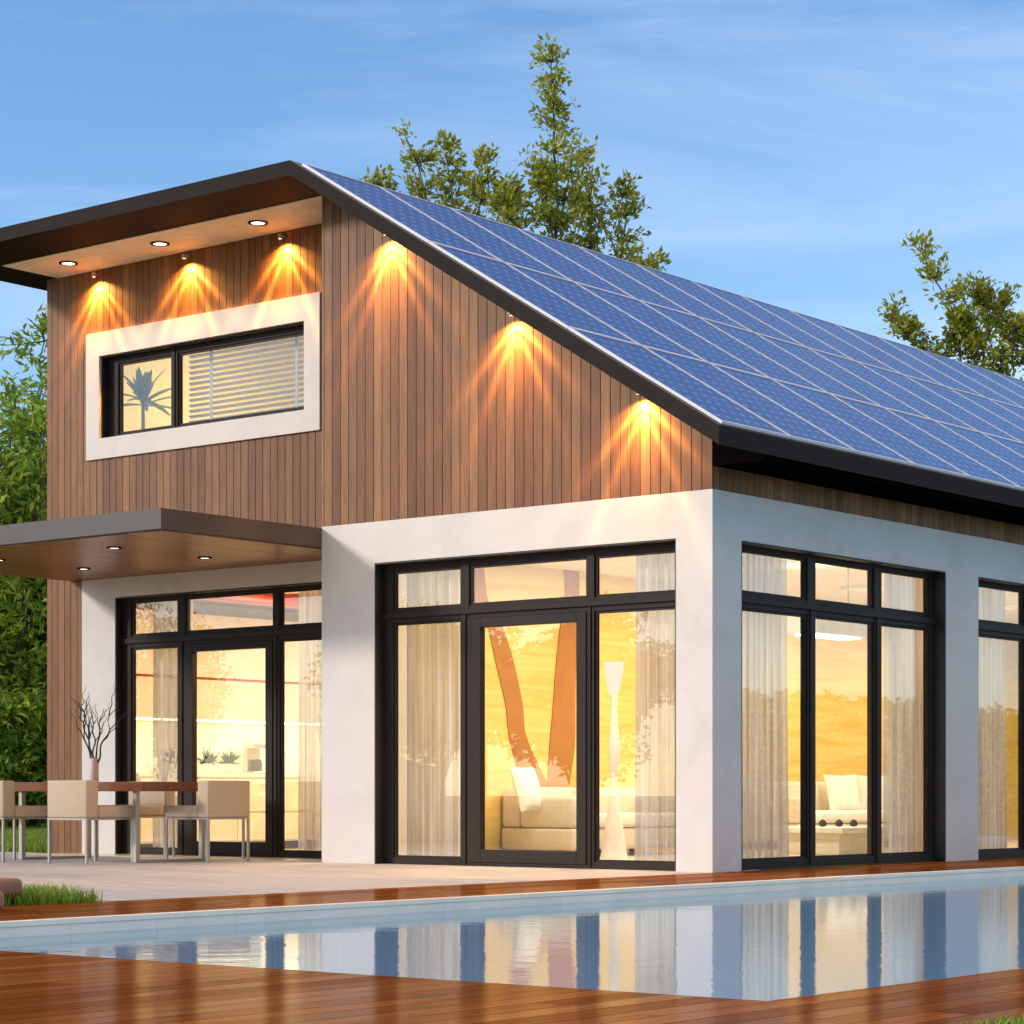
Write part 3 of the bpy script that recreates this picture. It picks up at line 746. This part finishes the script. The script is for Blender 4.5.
for x in (-5.76, -7.42):
    m = MB(); r_ = .024
    m.box(x-r_, x+r_, TYa+.05, TYa+.05+2*r_, 0, .674); m.box(x-r_, x+r_, TYb-.05-2*r_, TYb-.05, 0, .674)
    m.box(x-r_+.002, x+r_-.002, TYa+.05+2*r_, TYb-.05-2*r_, .0, .025); m.build('leg', M['steel'], tb, .003)
va = on_y(94, 780, -.75); vs_ = empty('vase', (va.x, -.75, .767)); tag(vs_, 'slim pinkish vase holding dark curly twigs on the terrace table', 'vase')
m = MB(); m.lathe((0, 0, 0), [(.0005, 0), (.046, 0), (.048, .02), (.048, .23), (.044, .235), (.038, .232), (.036, .12), (.0005, .12)], 24); m.build('body', M['vase'], vs_)
m = MB(); r = random.Random(5)
def twig(p, d, L, rad, dep):
    pts = [p.copy()]; n = 16; ph = r.random()*6; cur = p.copy(); am = r.uniform(.35, .6)
    for k in range(n):
        t_ = k/n; wv = Vector((math.sin(ph+k*1.05), math.cos(ph*1.3+k*.9), 0))*am
        dd = (d + wv*(.5+.5*t_)).normalized(); cur = cur + dd*(L/n); pts.append(cur.copy())
        if dep and k in (5, 8, 11): twig(cur.copy(), (d+rdir(r)*.65+Vector((0, 0, .2))).normalized(), L*r.uniform(.35, .55), rad*.6, dep-1)
    m.tube(pts, [rad*(1-.75*k/n) for k in range(n+1)], 5)
for dx in (-.42, -.12, .12, .34, -.25, .5): twig(Vector((dx*.04, 0, .15)), Vector((RT.x*dx*.7, RT.y*dx*.7+r.uniform(-.15, .15), 1)).normalized(), r.uniform(.58, .76), .011, 1)
m.build('twigs', M['twig'], vs_)

# bench fragment at the left edge
b0 = on_ground(9, 13.3)
bn = empty('wooden_bench', (0, 0, 0)); tag(bn, 'rounded end of a low brown wooden bench at the left edge beside the grass', 'bench')
P0 = on_ground(9, 13.0); P1 = on_ground(17.5, 13.4)
def cyl_slab(name, cx, x1, y0, y1, z0, z1): return rbox(name, M['bench'], bn, cx, x1, y0, y1, z0, z1, .035, 5)
cyl_slab('seat', P0.x-1.8, P0.x-.02, P0.y-.28, P0.y, .008, .118)
cyl_slab('backrest', P1.x-1.9, P1.x-.30, P1.y+.0, P1.y+.30, .05, .158)
m = MB(); m.box(P1.x-.9, P1.x-.82, P1.y+.05, P1.y+.25, -.01, .052); m.build('support', M['bench'], bn)

# ------------------------------------------------------------------ solar panels
sl = math.atan2(6.466-3.577, .532+4.18); SL = math.hypot(6.466-3.577, 4.712)
ex = Vector((math.cos(sl), 0, -math.sin(sl)))   # down slope
nr = Vector((math.sin(sl), 0, math.cos(sl)))
PW, PH = 1.045, 1.80
def make_panel():
    e_ = empty('solar_panel'); w, h, t_ = PW-.006, PH-.006, .023
    m = MB(); m.box(0, h, 0, t_, 0, .024); m.box(0, h, w-t_, w, 0, .024); m.box(0, t_, t_, w-t_, 0, .024); m.box(h-t_, h, t_, w-t_, 0, .024)
    m.build('frame', M['silver'], e_)
    m = MB(); m.box(t_, h-t_, t_, w-t_, .004, .019); m.build('cell_sheet', M['cells'], e_); return e_
pp = make_panel(); rows = ['top', 'middle', 'bottom']; ords = ['first', 'second', 'third', 'fourth', 'fifth', 'sixth', 'seventh', 'eighth', 'ninth', 'tenth', 'eleventh', 'twelfth', 'thirteenth', 'fourteenth', 'fifteenth']
first = True; roll = sl
peak = Vector((-4.18, 0, 6.466))
for ri in range(3):
    for ci in range(15):
        if ri == 2 and ci > 8: continue
        if ri == 1 and ci > 12: continue
        o = pp if first else copy_tree(pp); first = False
        pos = peak + ex*(SL-.015-(3-ri)*PH) + nr*.005; o.location = (pos.x, OV+.055+ci*PW, pos.z); o.rotation_euler = (0, sl, 0)
        tag(o, f'blue solar panel, {rows[ri]} roof row, {ords[ci]} from the gable edge', 'solar panel', 'solar panels on the sloping roof')

# ------------------------------------------------------------------ vegetation
def grow(name, base, leaders, label, cat, group, leafmat, leaf=(.13, .055), seed=1, dens=1.0, trunk_r=.12, twig_len=.9, up=.5, droop=0.0, clump=7, split_z=.35, fill=.15, taper=1.0):
    """leaders: list of polylines of world points (bottom to tip); foliage sits on twigs along them"""
    r = random.Random(seed); e_ = empty(name, base); tag(e_, label, cat, group); B = Vector(base)
    tm = MB(); lm = MB()
    for pl in leaders:
        pts = [Vector(p)-B for p in pl]; fine = []
        for i in range(len(pts)-1):
            n = max(2, int((pts[i+1]-pts[i]).length/.35))
            for k in range(n): fine.append(pts[i].lerp(pts[i+1], k/n) + rdir(r)*.05)
        fine.append(pts[-1]); nf = len(fine)
        tm.tube(fine, [trunk_r*((1-i/nf)**1.1)+.008 for i in range(nf)], 7)
        tot = nf
        for i in range(nf):
            t_ = i/(nf-1)
            if t_ < split_z: continue
            nb = int(dens*2*(1 if r.random() < .8 else .0)+r.random()*dens)
            for _ in range(nb):
                d = rdir(r); d.z = d.z*.5+up-droop; d.normalize()
                L = twig_len*(.2+.8*(1-t_)**taper)*r.uniform(.5, 1.25); p = fine[i]; n = max(3, int(L/.16)); cur = p.copy(); tp = [cur.copy()]
                for k in range(n):
                    d = (d+rdir(r)*.22+Vector((0, 0, .10-droop*.25))).normalized(); cur = cur+d*L/n; tp.append(cur.copy())
                    if k >= 0:
                        for __ in range(clump):
                            ld = (d+rdir(r)*1.0+Vector((0, 0, -droop))).normalized()
                            s = r.uniform(.65, 1.2); add_leaf(lm, cur+rdir(r)*leaf[0]*.9, ld, rdir(r, .8), leaf[0]*s, leaf[1]*s)
                tm.tube(tp, [max(.004, .014*(1-k/(len(tp)))) for k in range(len(tp))], 4, cap=False)
    tm.build('trunk', M['bark'], e_); lm.build('foliage', leafmat, e_); return e_
def leader(base, fr, pts, D):
    return [base, fr] + [at(px, py, D+dd) for px, py, dd in pts]
DB = 40.0
def bt(base_px, pts_list, label, seed, D=DB, **kw):
    b = on_ground(base_px, D); fork = b + Vector((0, 0, 4.2))
    return grow('garden_tree', b, [[b, fork]+[at(px, py, D+dd) for px, py, dd in pl] for pl in pts_list], label, 'tree', 'trees behind the roof', M['leaf_olive'], seed=seed, **kw)
bt(568, [[(560, 280, 0), (556, 180, .0), (551, 62, 0)], [(562, 280, .5), (562, 200, .4), (572, 150, .3)], [(555, 280, -.5), (548, 200, -.4), (536, 175, -.3)], [(585, 290, .6), (592, 230, .8), (588, 160, 1)], [(615, 290, 0), (622, 240, .3), (626, 195, .5)], [(540, 290, -.5), (520, 230, -.5), (505, 205, -.3)],
         [(570, 300, 1.0), (575, 250, 1.2), (572, 205, 1)], [(600, 310, -.8), (640, 275, -1), (652, 262, -1)]],
   'tall narrow-topped olive-green tree rising highest behind the solar roof', 3, dens=2.5, twig_len=1.35, clump=8, split_z=.5, leaf=(.14, .065), trunk_r=.10)
bt(450, [[(440, 260, 0), (425, 190, 0), (408, 142, 0)], [(455, 250, .6), (450, 180, .5), (446, 150, .5)], [(470, 260, 0), (480, 200, 0), (478, 165, 0)], [(400, 260, 0), (380, 195, .2), (372, 180, .2)],
         [(490, 270, .6), (510, 215, .6), (508, 190, .6)]],
   'bushy olive-green tree behind the roof, left of the tallest one', 8, dens=2.4, twig_len=1.25, clump=8, split_z=.5, leaf=(.14, .065), trunk_r=.09)
bt(985, [[(975, 360, 0), (945, 300, 0), (922, 252, 0)], [(985, 350, .5), (990, 310, .5), (972, 292, .5)], [(1010, 360, 0), (1012, 330, .3), (1000, 305, .5)], [(940, 360, .4), (905, 340, 0), (892, 318, 0)], [(960, 370, 0), (958, 340, 0), (962, 322, 0)], [(1030, 380, 0), (1030, 350, 0), (1022, 330, 0)]],
   'olive-green tree with two bare-stemmed shoots behind the right end of the roof', 12, dens=2.4, twig_len=1.25, clump=8, split_z=.55, leaf=(.14, .065), trunk_r=.08)
# lush trees at the left
def lush(px, D, top_y, label, seed, spread=2.4, n=9, mat='leaf_green', name='bamboo_tree', **kw):
    b = on_ground(px, D); r = random.Random(seed); H = at(px, top_y, D).z; L = []
    for i in range(n):
        a = 2*math.pi*i/n+r.random(); rr = spread*r.uniform(.3, 1.0); h = H*r.uniform(.72, 1.0) if i else H
        q_ = b+Vector((math.cos(a)*rr, math.sin(a)*rr, h)); L.append([b+Vector((math.cos(a)*.2, math.sin(a)*.2, 0)), b.lerp(q_, .5)+Vector((math.cos(a)*rr*.25, math.sin(a)*rr*.25, 0)), q_])
    return grow(name, b, L, label, 'tree', 'leafy trees at the left edge', M[mat], seed=seed, split_z=.06, **kw)
lush(18, 40, 318, 'tall leafy green bamboo-like tree against the left wall edge of the house', 21, 2.3, 12, dens=1.5, twig_len=1.5, leaf=(.20, .065), clump=11, droop=.35, trunk_r=.05, taper=.4)
lush(-45, 38, 390, 'leafy green tree at the left edge of the photo, its top below its neighbour', 22, 2.4, 10, dens=1.5, twig_len=1.5, leaf=(.20, .065), clump=11, droop=.35, trunk_r=.05, taper=.4)
lush(70, 46, 420, 'dark leafy tree just behind the left corner of the house', 23, 2.4, 8, 'leaf_dark', dens=.7, twig_len=1.5, leaf=(.32, .10), clump=5, droop=.3, trunk_r=.05, taper=.4)
# dark hedge beneath them
def hedge(name, x0, x1, y0, y1, h, n, label, seed, mat='leaf_dark', leaf=(.22, .1), rz=0, loc=(0, 0, 0)):
    r = random.Random(seed); e_ = empty(name, loc, rz); tag(e_, label, 'hedge'); lm = MB()
    for _ in range(n):
        f = r.random()
        x = r.uniform(x0, x1); yv = r.uniform(y0, y1); hh = h*(1+.12*mnoise.noise(Vector((x*.8, yv*.8, seed)))); z = r.uniform(.0, 1)**.7*hh
        k = r.random()
        if k < .35: yv = y0+r.uniform(-.06, .15)+.15*mnoise.noise(Vector((x, z, seed)))
        elif k < .7: yv = y1-r.uniform(-.06, .15)
        elif k < .85: z = hh-r.random()*.2
        add_leaf(lm, Vector((x, yv, z)), rdir(r, -.2), rdir(r, .8), leaf[0]*r.uniform(.6, 1.2), leaf[1]*r.uniform(.6, 1.2))
    lm.build('foliage', M[mat], e_)
    m = MB(); m.box(x0+.25, x1-.25, y0+.3, y1-.3, -.02, h*.86); m.build('inner_stems', M['twig'], e_)
    return e_
hp = on_ground(10, 46)
hedge('hedge', -7, 7, -.9, .9, 3.2, 15000, 'dark green hedge across the lawn under the left-hand trees', 31, rz=TH, loc=hp)

# garden opposite the house (mirrored in the glass)
def round_tree(px_loc, label, H, Rr, seed, n=2600, mat='leaf_dark', trunk=.9):
    e_ = empty('ornamental_tree', px_loc); tag(e_, label, 'tree', 'trees across the garden mirrored in the glass'); r = random.Random(seed); lm = MB(); cz = trunk+(H-trunk)/2
    cl = [(rdir(r)*r.uniform(.2, .75)) for _ in range(16)]
    for _ in range(n):
        c_ = cl[r.randrange(16)]; q_ = c_+rdir(r)*.36*r.random()**.4
        p_ = Vector((q_.x*Rr, q_.y*Rr, cz+q_.z*(H-trunk)/2)); add_leaf(lm, p_, rdir(r), rdir(r, .6), .13*r.uniform(.6, 1.2), .07)
    lm.build('foliage', M[mat], e_)
    m = MB(); m.tube([(0, 0, -.02), (.04, 0, trunk*.6), (0, .03, cz)], [.09, .07, .04], 8)
    for k in range(5): m.tube([Vector((0, 0, trunk*.8)), cl[k]*Rr*.7+Vector((0, 0, cz))], [.04, .012], 6)
    m.build('trunk', M['bark'], e_); return e_
G = [((-9.5, -10.5), 3.3, 1.5), ((-13.5, -12.0), 3.9, 1.7), ((-20.5, -17.5), 5.2, 2.4), ((-24.5, -22.0), 5.6, 2.6), ((-16.5, -19.5), 4.6, 2.2), ((-28.0, -18.0), 5.4, 2.6)]
WH = ['beside the pool deck, closest to the table', 'second from the table end', 'standing in front of the pale garden wall', 'at the far corner of the pale garden wall', 'broadest crown near the pool end', 'farthest out on the lawn']
for i, ((x, y_), H, Rr) in enumerate(G): round_tree((x, y_, GZ), 'ornamental tree mirrored in the front glass, '+WH[i], H, Rr, 50+i, 9000, 'leaf_green' if i % 2 else 'leaf_dark')
gw = MB(); gw.box(-.15, .15, -16, 16, -.05, 1.5)
o = gw.build('garden_wall', M['plaster']); o.location = (-30, -30, 0); o.rotation_euler = (0, 0, R_(-38)); tag(o, 'low pale garden wall across the lawn mirrored in the front glass', 'wall')
hedge('hedge', -22, 22, -.8, .8, 3.3, 22000, 'long green hedge beyond the pool mirrored in the side windows', 33, mat='leaf_green', leaf=(.24, .13), rz=R_(90), loc=(24, 34, 0))

# grass blades
def blades(name, pts_fn, n, h, label, seed):
    r = random.Random(seed); m = MB()
    for _ in range(n):
        x, y_ = pts_fn(r); a = r.random()*6.283; hh = h*r.uniform(.45, 1.15); w_ = .0035+.002*r.random()
        dx, dy = math.cos(a)*w_, math.sin(a)*w_; lx, ly = r.gauss(0, .3)*hh, r.gauss(0, .3)*hh; k = len(m.v)
        m.v += [(x-dx, y_-dy, GZ), (x+dx, y_+dy, GZ), (x+lx*.4-dx*.8, y_+ly*.4-dy*.8, GZ+hh*.6), (x+lx*.4+dx*.8, y_+ly*.4+dy*.8, GZ+hh*.6), (x+lx, y_+ly, GZ+hh)]
        m.f += [(k, k+1, k+3, k+2), (k+2, k+3, k+4)]; m.mi += [0, 0]; m.smooth += [False, False]
    o = m.build(name, M['grass']); tag(o, label, 'grass', kind='stuff'); return o
blades('grass', lambda r: (r.uniform(-3.6, -.01), r.uniform(-9.2, TY0-.01)), 34000, .12, 'bright green grass between the terrace and the wooden deck', 1)
blades('grass', lambda r: (r.uniform(DX1+.005, DX1+.9), r.uniform(-10.6, -7.5)), 15000, .05, 'bright green grass tufts beside the deck in the lower right corner', 2)
def back(r):
    while True:
        p_ = on_ground(r.uniform(-10, 60), r.uniform(26, 42))
        if p_.y > .8 or p_.x < TX0: return p_.x, p_.y
blades('grass', back, 16000, .14, 'lawn grass behind the terrace at the left edge of the photo', 3)

# ------------------------------------------------------------------ light
SUNV = Vector((.60, .75, -.36)).normalized()
sun = bpy.data.lights.new('sun', 'SUN'); sun.energy = 1.8; sun.angle = R_(7); sun.color = (1, .90, .82)
so = bpy.data.objects.new('sun', sun); COL.objects.link(so); so.rotation_euler = SUNV.to_track_quat('-Z', 'Y').to_euler()
wd = bpy.data.worlds.new('World'); sc.world = wd; wd.use_nodes = True; nt = wd.node_tree; nt.nodes.clear()
sky = nt.nodes.new('ShaderNodeTexSky'); sky.sky_type = 'NISHITA'; sky.sun_disc = False
to = -SUNV; sky.sun_elevation = math.asin(to.z); sky.sun_rotation = math.atan2(to.x, to.y)
sky.air_density = 1.0; sky.dust_density = .3; sky.ozone_density = 3.0
tc = nt.nodes.new('ShaderNodeTexCoord')
mp = N(nt, 'ShaderNodeMapping', {'Vector': tc.outputs['Generated'], 'Scale': (1.2, 1.2, 8.0), 'Rotation': (R_(4), R_(3), 0)})
n1 = noise_(nt, mp.outputs[0], 1.7, 7, .6, .8)
cl = ramp(nt, n1, [(.48, (0, 0, 0)), (.78, (1, 1, 1))])
blue = mixc(nt, 1.0, sky.outputs[0], (.76, .91, 1.03), 'MULTIPLY')
sz_ = N(nt, 'ShaderNodeSeparateXYZ', {0: tc.outputs['Generated']}).outputs[2]
lo = N(nt, 'ShaderNodeMapRange', {'Value': sz_, 'From Min': .27, 'From Max': .12}, interpolation_type='SMOOTHSTEP').outputs[0]
n3 = noise_(nt, N(nt, 'ShaderNodeMapping', {'Vector': tc.outputs['Generated'], 'Scale': (3, 3, 7), 'Location': (1.3, .2, 0)}).outputs[0], 1.6, 6)
blue = mixc(nt, math_(nt, 'MULTIPLY', math_(nt, 'MULTIPLY', lo, ramp(nt, n3, [(.38, (0, 0, 0)), (.66, (1, 1, 1))])), .55), blue, (5.6, 5.9, 6.3))
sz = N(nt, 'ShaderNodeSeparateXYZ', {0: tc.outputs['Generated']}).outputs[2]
hi = N(nt, 'ShaderNodeMapRange', {'Value': sz, 'From Min': .50, 'From Max': .68}, interpolation_type='SMOOTHSTEP').outputs[0]  # warm cloud bank above the view, added to neutralise the blue shade light
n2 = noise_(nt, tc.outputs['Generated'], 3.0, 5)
warm_fill = math_(nt, 'MULTIPLY', hi, ramp(nt, n2, [(.3, (.55,)*3), (.6, (1,)*3)]))
mixed = mixc(nt, math_(nt, 'MULTIPLY', cl, .20), blue, (7.0, 7.4, 8.0))
mixed = mixc(nt, math_(nt, 'MULTIPLY', warm_fill, .85), mixed, (6.6, 4.9, 3.35))
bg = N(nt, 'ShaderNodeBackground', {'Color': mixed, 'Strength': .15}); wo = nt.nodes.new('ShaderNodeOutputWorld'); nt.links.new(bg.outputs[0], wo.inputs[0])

cam = bpy.data.cameras.new('camera'); co = bpy.data.objects.new('camera', cam); COL.objects.link(co); sc.camera = co
cam.sensor_width = 36; cam.sensor_fit = 'HORIZONTAL'; cam.lens = FPX/1024*36; cam.clip_end = 2000; cam.clip_start = .1
co.location = CAM; co.rotation_euler = (R_(90), 0, TH); cam.shift_y = (HZ-512)/1024
sc.render.resolution_x = 1024; sc.render.resolution_y = 1024
sc.view_settings.view_transform = 'Standard'; sc.view_settings.look = 'None'; sc.view_settings.gamma = 1; sc.view_settings.exposure = .5
sc.cycles.max_bounces = 10; sc.cycles.transparent_max_bounces = 24
